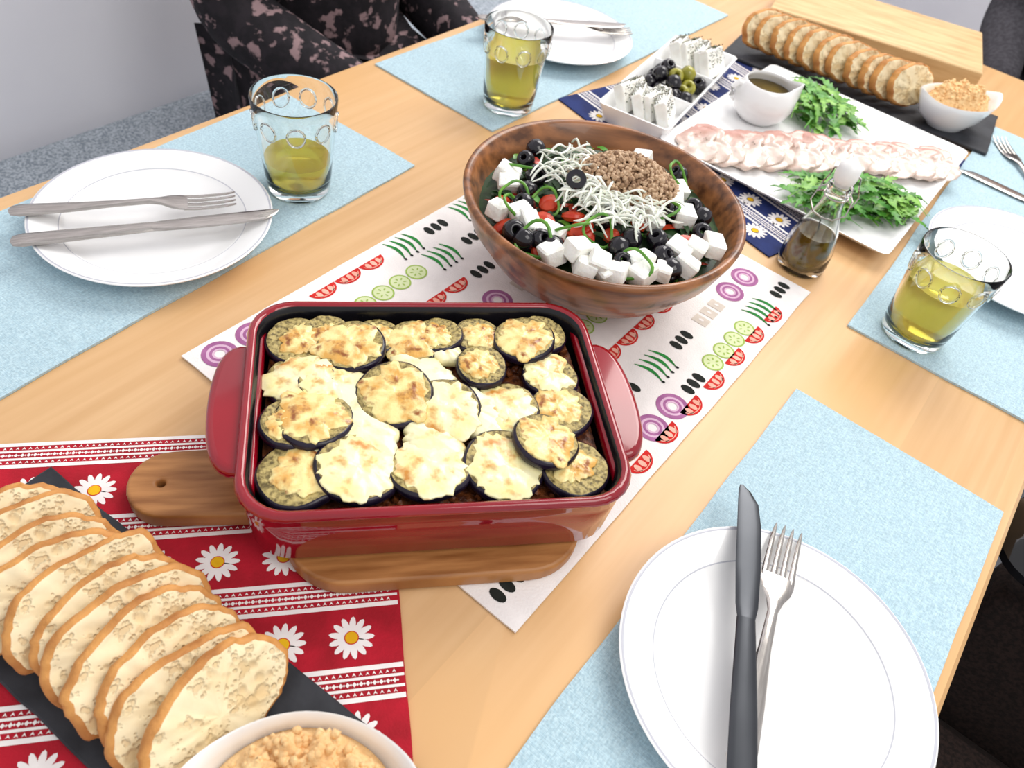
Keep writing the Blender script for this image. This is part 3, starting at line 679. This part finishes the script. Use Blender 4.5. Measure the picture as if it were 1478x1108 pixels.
hb.tube([(.006,.0,.01),(.002,.004,.04),(-.003,.0,.066)],.0009,'herbs',5)
hb.obj('herb_sprig',parent=bt,fix=False)
MB().lathe([(.0005,.112),(.0085,.112),(.0095,.117),(.012,.120),(.0135,.128),(.0125,.137),(.008,.143),(.0005,.145)],'rubber',28).obj('stopper',parent=bt)
w=MB()
w.tube([(.0138*cos(t),.0138*sin(t),.101) for t in [2*pi*j/24 for j in range(24)]],.0011,'steel',6,closed=True)
for s_ in (-1,1):
    w.tube([(s_*.0145,0,.101),(s_*.021,.004,.094),(s_*.022,.010,.104),(s_*.018,.006,.116),(s_*.0155,0,.130)],.0010,'steel',6)
    w.tube([(s_*.0145,0,.108),(s_*.020,-.004,.104),(s_*.0215,-.013,.090),(s_*.012,-.020,.082)],.0010,'steel',6)
w.tube([(-.012,-.020,.082),(0,-.022,.081),(.012,-.020,.082)],.0010,'steel',6)
w.tube([(-.0155,0,.130),(0,0,.133),(.0155,0,.130)],.0010,'steel',6)
w.obj('wire_clasp',parent=bt)
# ---------------------------------------------------------------- sashimi plate
SP=(-.219,1.135); SZ=.0034
lp=[rr(.120,.142,.01,.002),rr(.128,.150,.012,0),rr(.155,.177,.014,.006),rr(.168,.190,.012,.0155),rr(.169,.191,.012,.0172),rr(.1675,.1895,.011,.0176),rr(.158,.180,.012,.0115),rr(.150,.172,.014,.0088),rr(.1,.12,.01,.0085)]
tag(MB().loft(lp,'china').obj('serving_plate',loc=(SP[0],SP[1],SZ),ang=50),'large rectangular white serving plate with sliced raw fish','plate')
sz=SZ+.0095
fps=[]
for v in range(3):
    def Rs(t,v=v): return .047*(1+.14*nz(cos(t)*1.5,sin(t)*1.5,v*3.1)+.12*nz(cos(t)*6,sin(t)*6,v))*(.46+.54*abs(cos(t))**1.5)
    def zs(f,t,v=v): return .0020+.0036*nz(f*cos(t)*3.5,f*sin(t)*3.5,v+.5)+(.0006 if f<.97 else 0)
    o=disc(Rs,zs,8,48,.0010,'fish')
    for k in range(9):
        a=U(0,6.28); d=.026*sqrt(R()); o.lump((d*cos(a),d*.6*sin(a),.0040),U(.0004,.0008),'pepperc')
    o=o.obj('fish_slice',ang=75); tag(o,'thin translucent pink slice of raw white fish on the plate','sashimi','raw fish slices on the serving plate'); fps.append(o)
us=set()
for i in range(17):
    t=i/16; x=-.347+t*(-.078+.347); y=.972+t*(1.236-.972); v=i%3
    o=fps[v] if v not in us else dup(fps[v]); us.add(v)
    o.location=(x+U(-.005,.005),y+U(-.005,.005),sz+.0085)
    m=Matrix.Rotation(radians(-16+U(-4,4)),4,Vector((-.73,.68,0)))@Matrix.Rotation(radians(133)+U(-.38,.38),4,'Z'); o.rotation_euler=m.to_euler()
    o.scale=(U(.82,1.06),U(.9,1.1),1)
def greens(cx,cy,rx,ry,rz,n,h,lab,nl=None):
    mb=MB()
    for i in range(n):
        t=U(0,6.28); d=sqrt(R())*.85; lx=rx*d*cos(t); ly=ry*d*sin(t)
        x=cx+lx*cos(rz)-ly*sin(rz); y=cy+lx*sin(rz)+ly*cos(rz)
        ang=U(0,6.28) if i%2 else rz+U(-.7,.7)+(pi if R()<.5 else 0)
        L=U(.042,.074)
        leaf(mb,(x-.5*L*cos(ang),y-.5*L*sin(ang),sz+.003+h*(1-d*d)*R()),ang,L,U(.0070,.0125),random.choice(['leaf','leaf2','leaf','leaf2','leaf']),U(.1,.32),random.choice([5,6,7]),36,U(-.05,.10))
    return tag(mb.obj('salad_greens',fix=False,ang=80),lab,'salad leaves',kind='stuff')
greens(-.268,1.236,.090,.058,-.9,95,.032,'heap of fresh jagged green leaves behind the raw fish')
greens(-.132,1.028,.108,.056,.72,120,.028,'heap of fresh jagged green leaves beside the raw fish')
pt=tag(E('sauce_pitcher',(-.327,1.143,SZ+.0088)),'small round white china sauce pitcher on the serving plate','pitcher')
lps=[]; n=48; pd=atan2(.61,.78)
for r,z in ((.0005,.002),(.022,.001),(.027,0),(.030,.003),(.041,.014),(.0460,.028),(.044,.042),(.0375,.052),(.0355,.056),(.034,.0565),(.033,.055),(.034,.051),(.040,.041),(.0425,.028),(.037,.015),(.026,.006),(.0005,.005)):
    l=[]
    for j in range(n):
        a=2*pi*j/n; d=abs((a-pd+pi)%(2*pi)-pi); k=max(0,1-d/.55); sp=(.016*k**1.6)*max(0,(z-.030)/.026) if z>.03 else 0
        q=r+sp; l.append((q*cos(a),q*sin(a),z+.30*sp))
    lps.append(l)
MB().loft(lps,'china').obj('body',parent=pt,ang=60)
ha=pd+pi
MB().tube([(q*cos(ha),q*sin(ha),z) for q,z in ((.035,.048),(.045,.050),(.052,.042),(.050,.030),(.043,.024))],.0042,'china',10).obj('handle',parent=pt)
sc_=MB().lathe([(.0005,.041),(.0395,.041),(.0395,.0415),(.0005,.0415)],'oil',32).obj('dressing',parent=pt)
# ---------------------------------------------------------------- triple dish
td=tag(E('divided_dish',(-.457,1.100,.0034),radians(8.5)),'long white three-compartment dish holding cheese and olives','dish')
mb=MB()
lp=[rr(.042,.140,.01,.001),rr(.046,.146,.012,0),rr(.0545,.156,.010,.027),rr(.0550,.1565,.010,.029),rr(.053,.1545,.009,.0295),rr(.0505,.152,.008,.028),rr(.045,.146,.008,.006),rr(.04,.14,.006,.005)]
mb.loft(lp,'china'); mb.obj('body',parent=td,ang=50)
for y in (-.051,.051): MB().loft([rr(.0475,.004,.002,.005),rr(.0515,.002,.0015,.0255),rr(.0515,.0010,.0008,.0265)],'china').obj('divider',parent=td,loc=(0,y,0))
def tdl(x,y):
    a=radians(8.5); return (-.457+x*cos(a)-y*sin(a),1.100+x*sin(a)+y*cos(a))
fs=MB(); fs.box((0,0,0),(.0085,.030,.020),'feta',.18)
for v in fs.v: v+=Vector((nz(v.x*120,v.y*120,v.z*120),nz(v.y*120,v.z*120,v.x*120+5),nz(v.z*120,v.x*120,v.y*120+9)))*.003
for k in range(130):
    y=U(-.027,.027); fs.lump((U(-.0075,.0075),y,.0203),U(.0004,.0010),'herbs')
    if k<70: fs.lump((.0087,y,U(-.004,.018)),U(.0004,.0010),'herbs')
f0=fs.obj('feta_slice',ang=35); tag(f0,'white feta slab sprinkled with dried herbs in the divided dish','cheese slice','herbed feta slabs in the divided dish')
first=True
for yc,nn in ((-.103,4),(.103,4)):
    for k in range(nn):
        x,y=tdl(-.027+.0185*k,yc+U(-.006,.006)); loc=(x,y,.0034+.028+.0006*k)
        rot=(U(-.12,.12),radians(-22+U(-6,6)),radians(8.5)+U(-.25,.25))
        if first: f0.location=loc; f0.rotation_euler=rot; first=False
        else: dup(f0,loc,rot,(U(.9,1.1),U(.8,1.0),U(.9,1.15)))
go=olive('golive','green_olive','green olive in the divided dish','green olives in the divided dish')
bo2=olive('olive','black_olive','black olive in the divided dish','black olives in the divided dish')
for i,(x,y,z) in enumerate(((.000,.026,.020),(.024,.010,.020),(.002,.004,.033),(.022,-.012,.020),(.014,.024,.034))):
    X,Y=tdl(x,y); loc=(X,Y,z+.001); rot=(U(-1,1),U(-1,1),0)
    if i==0: go.location=loc; go.rotation_euler=rot; go.scale=(1.25,)*3
    else: dup(go,loc,rot)
for i,(x,y,z) in enumerate(((-.030,.030,.020),(-.030,.006,.020),(-.028,-.020,.020),(-.006,-.032,.020),(.018,-.034,.020),(.034,-.030,.020),(.034,.032,.020),(-.018,-.010,.034),(.008,-.020,.033),(-.018,.018,.035))):
    X,Y=tdl(x,y); loc=(X,Y,z+.001); rot=(U(-1,1),U(-1,1),0)
    if i==0: bo2.location=loc; bo2.rotation_euler=rot; bo2.scale=(1.25,)*3
    else: dup(bo2,loc,rot)
# ---------------------------------------------------------------- slates, bread
def slate(cx,cy,hx,hy,rz,lab):
    lp=[]
    for e,z in ((.0015,0),(0,.001),(0,.0042),(.0012,.005)):
        base=[]
        for (x0,y0),(x1,y1) in zip([(-hx,-hy),(hx,-hy),(hx,hy),(-hx,hy)],[(hx,-hy),(hx,hy),(-hx,hy),(-hx,-hy)]):
            for k in range(24):
                t=k/24; x=x0+(x1-x0)*t; y=y0+(y1-y0)*t
                q=.0012*nz(x*90,y*90,cx*9); base.append((x*(1-e/hx)+q,y*(1-e/hy)+q,z))
        lp.append(base)
    return tag(MB().loft(lp,'slate').obj('slate_board',loc=(cx,cy,.0030),rot=(0,0,rz),ang=30),lab,'serving board')
slate(-.262,.067,.186,.060,radians(4),'black slate serving board with sliced bread on the red cloth')
slate(-.262,1.425,.225,.080,radians(8),'black slate serving board with sliced bread and a dip bowl')
SL=.0030+.005
def breadslice(v):
    a,b,th=.0535,.0345,.0058
    n=72
    def out(t,k=1):
        c,s=cos(t),sin(t); x=b*math.copysign(abs(c)**.85,c); y=a*math.copysign(abs(s)**.92,s)
        if x>0: x*=.84
        q=1+.12*nz(c*1.3,s*1.3,v*5.3)+.06*nz(c*4,s*4,v*2.1)+.025*nz(c*11,s*11,v)
        return x*q*k,y*q*k
    lps=[]
    ks=[.05,.25,.45,.62,.76,.86,.92]
    prof=[(k,-th) for k in ks]+[(.975,-th*.85),(1,-th*.4),(1,th*.4),(.975,th*.85)]+[(k,th) for k in ks[::-1]]
    for k,z in prof:
        l=[]
        for j in range(n):
            t=2*pi*j/n; x,y=out(t,k)
            dz=(.0026*nz(x*130,y*130,v+(3 if z>0 else 0))+.0014*nz(x*320,y*320,v)) if k<.95 else .0008*nz(x*200,y*200,v)
            l.append((x,y,z+dz))
        lps.append(l)
    mt=['crumb']*6+['crust']*5+['crumb']*6
    o=MB().loft(lps,'crumb',mats=mt).obj('bread_slice',ang=75)
    return tag(o,'slice of crusty baguette leaning in a row on a slate board','bread slice')
bp_=[breadslice(i) for i in range(5)]
us=set()
def setb(i,loc,rot,sc,grp,lab):
    v=i%5
    if v in us: o=dup(bp_[v])
    else: o=bp_[v]; us.add(v)
    o.location=loc;o.rotation_euler=rot;o.scale=sc;o['group']=grp;o['label']=lab
for i in range(11):
    t=i/10; x=-.394+.200*t; y=.052+.020*t+.004*sin(t*3)+U(-.004,.004); th=radians(46+U(-3,3))
    s=U(.92,1.02)
    setb(i,(x,y,SL+.0345*s*sin(th)+.0025),(U(-.05,.05),th,radians(U(-12,8)+2)),(s,s,.9),'bread slices on the near slate','slice of crusty white bread leaning in a row on slate')
for i in range(11):
    t=i/10; x=-.436+.252*t; y=1.376+.026*t; th=radians(66); s=U(.98,1.06)
    setb(i,(x,y,SL+.0345*s*sin(th)+.002),(0,th,radians(-30+U(-5,5))),(s,s*.80,1.1),'bread slices on the far slate','slice of baguette stacked in a row behind the fish plate')
def boat(cx,cy,rz,lab,hl,s=1.0,hs=1.0):
    a,b=.068*s,.042*s; n=64; lps=[]
    def ol(k,z,up):
        l=[]
        for j in range(n):
            t=2*pi*j/n; c,s_=cos(t),sin(t)
            x=a*k*c; y=b*k*math.copysign(abs(s_)**1.35,s_)
            l.append((x,y,z+up*abs(c)**6))
        return l
    def el(k,z):
        return [(a*k*.7*cos(2*pi*j/n),b*k*.9*sin(2*pi*j/n),z) for j in range(n)]
    lps=[el(.02,.002),el(.55,.0015),el(.6,0),el(.65,.003),ol(.80,.018,.003),ol(.95,.038,.007),ol(1.0,.046,.010),ol(.99,.0475,.010),ol(.96,.0465,.010),ol(.90,.037,.007),ol(.74,.018,.002),el(.55,.006),el(.02,.005)]
    o=MB().loft(lps,'china').obj('dip_bowl',loc=(cx,cy,SL),rot=(0,0,rz),ang=70); tag(o,lab,'bowl','white boat-shaped dip bowls')
    h=MB(); L2=[]
    for i in range(40):
        f=1-i/40*.99; l=[]
        for j in range(n):
            x,y,_=ol(.86*f,0,0)[j]; x*=.93
            e=min(1,(1-f)*6)
            l.append((x,y,.035+.018*hs*(1-f*f)+e*(.016*abs(nz(x*48,y*48,cx*9))+.007*abs(nz(x*120,y*120,2))+.003*nz(x*300,y*300,5))))
        L2.append(l)
    h.loft([[(p[0]*.85,p[1]*.85,.02) for p in L2[0]]]+L2,'hummus')
    for k in range(520):
        li=random.randint(5,38); p=L2[li][random.randint(0,n-1)]
        if R()<(1-li/40)+.12: h.lump((p[0],p[1],p[2]),U(.0012,.0036),'hummus',(1,1,.8))
    tag(h.obj('hummus',loc=(cx,cy,SL),rot=(0,0,rz),ang=80),hl,'dip',kind='stuff')
boat(-.122,.076,radians(42),'white boat-shaped bowl of hummus on the slate',"coarse tan hummus heaped in the white bowl",1.0,.7)
boat(-.110,1.412,radians(48),'white boat-shaped bowl of hummus beside the far bread',"coarse tan hummus heaped in the bowl by the bread",1.08,1.5)
wb=MB(); wb.box((0,0,0),(.19,.105,.022),'pinew',.08)
tag(wb.obj('wooden_board',loc=(-.320,1.635,.0225),rot=(0,0,radians(15))),'thick light pine wooden board standing behind the bread','wooden board')
# ---------------------------------------------------------------- people
def skin(name,vs,es,mat,parent=None,sub=2):
    me=bpy.data.meshes.new(name); me.from_pydata([v[0] for v in vs],[],es); o=bpy.data.objects.new(name,me); col.objects.link(o)
    md=o.modifiers.new('Skin','SKIN'); md.use_smooth_shade=True
    for i,v in enumerate(vs):
        r=v[1]; r=r if isinstance(r,tuple) else (r,r)
        me.skin_vertices[0].data[i].radius=r
    me.skin_vertices[0].data[0].use_root=True
    sb=o.modifiers.new('Sub','SUBSURF'); sb.levels=sub; sb.render_levels=sub
    me.materials.append(M[mat])
    if parent: o.parent=parent
    return o
def person(loc,rz,lab,top,bottom):
    vs=[((0,0,.13),(.13,.11)),((0,0,.24),(.125,.100)),((0,0,.38),(.140,.105)),((0,0,.49),(.125,.085)),((0,0,.56),(.06,.055)),((.01,0,.62),(.048,.048)),((.02,0,.68),(.062,.068)),((.02,0,.75),(.078,.09)),((.01,0,.82),(.06,.07)),((.112,0,.71),.012)]
    es=[(0,1),(1,2),(2,3),(3,4),(4,5),(5,6),(6,7),(7,8),(7,9)]
    for s in (-1,1):
        b=len(vs)
        vs+=[((.02,s*.10,.09),.080),((.22,s*.11,.085),.070),((.42,s*.11,.08),.055),((.43,s*.11,-.12),.048),((.42,s*.11,-.33),.034),((.46,s*.11,-.40),.032),((.56,s*.115,-.405),.024)]
        es+=[(0,b)]+[(b+k,b+k+1) for k in range(6)]
        b=len(vs)
        vs+=[((0,s*.155,.50),.050),((.0,s*.190,.38),.042),((.02,s*.195,.26),.036),((.17,s*.16,.22),.030),((.34,s*.12,.195),.022),((.38,s*.11,.190),(.032,.016)),((.41,s*.10,.188),(.030,.013))]
        es+=[(3,b)]+[(b+k,b+k+1) for k in range(6)]
        h=b+6
        for q,(dy,L) in enumerate(((-.022,.045),(-.008,.055),(.007,.058),(.020,.048))):
            c=len(vs); vs+=[((.44,s*.098+dy,.186),.0085),((.44+L*.55,s*.092+dy*1.1,.178),.008),((.44+L,s*.088+dy*1.1,.166),.0065)]
            es+=[(h,c),(c,c+1),(c+1,c+2)]
        c=len(vs); vs+=[((.395,s*.07,.186),.010),((.42,s*.05,.180),.0085)]; es+=[(b+5,c),(c,c+1)]
    root=skin('person',vs,es,'skinp')
    root.location=loc; root.rotation_euler=(0,0,rz); tag(root,lab,'person')
    cv=[((0,0,.14),(.185,.150)),((0,0,.24),(.180,.135)),((0,0,.38),(.180,.135)),((0,0,.49),(.155,.110)),((0,0,.545),(.078,.07))]
    ce=[(0,1),(1,2),(2,3),(3,4)]
    for s in (-1,1):
        b=len(cv); cv+=[((0,s*.16,.50),.066),((.0,s*.195,.38),.070),((.02,s*.20,.26),.066),((.17,s*.165,.22),.056),((.32,s*.125,.198),.040)]; ce+=[(3,b),(b,b+1),(b+1,b+2),(b+2,b+3),(b+3,b+4)]
    skin('top_garment',cv,ce,top,parent=root)
    lv=[((0,0,.12),(.155,.12))]; le=[]
    for s in (-1,1):
        b=len(lv); lv+=[((.06,s*.105,.10),.095),((.22,s*.115,.095),.088),((.42,s*.115,.085),.072),((.43,s*.115,-.12),.062),((.42,s*.115,-.29),.048)]; le+=[(0,b)]+[(b+k,b+k+1) for k in range(4)]
    skin('trousers' if bottom=='trouser' else 'skirt',lv,le,bottom,parent=root)
    skin('hair',[((-.03,0,.78),(.085,.085)),((.0,0,.84),(.07,.07)),((-.06,0,.70),(.075,.05)),((-.065,0,.60),(.06,.035))],[(0,1),(0,2),(2,3)],'hair',parent=root)
    for s in (-1,1):
        MB().lathe([(.0005,-.008),(.006,-.006),(.009,0),(.006,.006),(.0005,.008)],'enamelblack',12).obj('eye',loc=(.093,s*.03,.745),parent=root)
    return root
person((-1.12,.985,-.295),0,'person in a black floral print dress seated on the bench','dress','dress')
person((.03,2.28,-.30),-pi/2,'person in a dark knitted sweater seated at the table end','sweater','trouser')
c2=tag(E('dining_chair',(.03,2.28,F)),'dark wooden dining chair under the seated person','chair')
MB().box((0,0,0),(.21,.21,.02),'dwood',.4).obj('seat',loc=(0,0,.40),parent=c2)
MB().box((0,0,0),(.20,.015,.20),'dwood',.4).obj('backrest',loc=(0,.22,.62),parent=c2)
for x in (-.18,.18):
    for y in (-.18,.18): MB().tube([(x,y,.39),(x,y,0)],[.018,.014],'dwood').obj('leg',parent=c2)
# ---------------------------------------------------------------- light, camera
w=bpy.data.worlds.new('World'); scn.world=w; w.use_nodes=True
bg=w.node_tree.nodes['Background']; bg.inputs[0].default_value=(.97,.97,1,1); bg.inputs[1].default_value=.78
def area(loc,tgt,size,e,c,sy=None):
    l=bpy.data.lights.new('area','AREA'); l.energy=e; l.color=c; l.size=size
    if sy: l.shape='RECTANGLE'; l.size_y=sy
    o=bpy.data.objects.new('area_light',l); col.objects.link(o); o.location=loc
    o.rotation_euler=(Vector(tgt)-Vector(loc)).to_track_quat('-Z','Y').to_euler(); return o
area((-.45,2.5,1.9),(-.3,.7,0),1.5,50,(1,.97,.925))
area((.9,.4,1.7),(-.35,.6,0),1.1,14,(1,.97,.92))
cam=bpy.data.cameras.new('Camera'); co=bpy.data.objects.new('Camera',cam); col.objects.link(co); scn.camera=co
Rm=Matrix(((.7762,-.5337,.3357),(.6133,.5145,-.5996),(.1473,.6713,.7267)))
x=Vector(Rm.col[0]).normalized(); z=Vector(Rm.col[2]); z=(z-x*z.dot(x)).normalized(); y=z.cross(x)
mw=Matrix((x,y,z)).transposed().to_4x4(); mw.translation=Vector((0,0,.55)); co.matrix_world=mw
cam.sensor_width=36; cam.lens=27.65; cam.clip_start=.01
cam.dof.use_dof=True; cam.dof.focus_distance=.68; cam.dof.aperture_fstop=9
try:
    scn.view_settings.view_transform='Standard'; scn.view_settings.look='None'
except Exception as e: pass
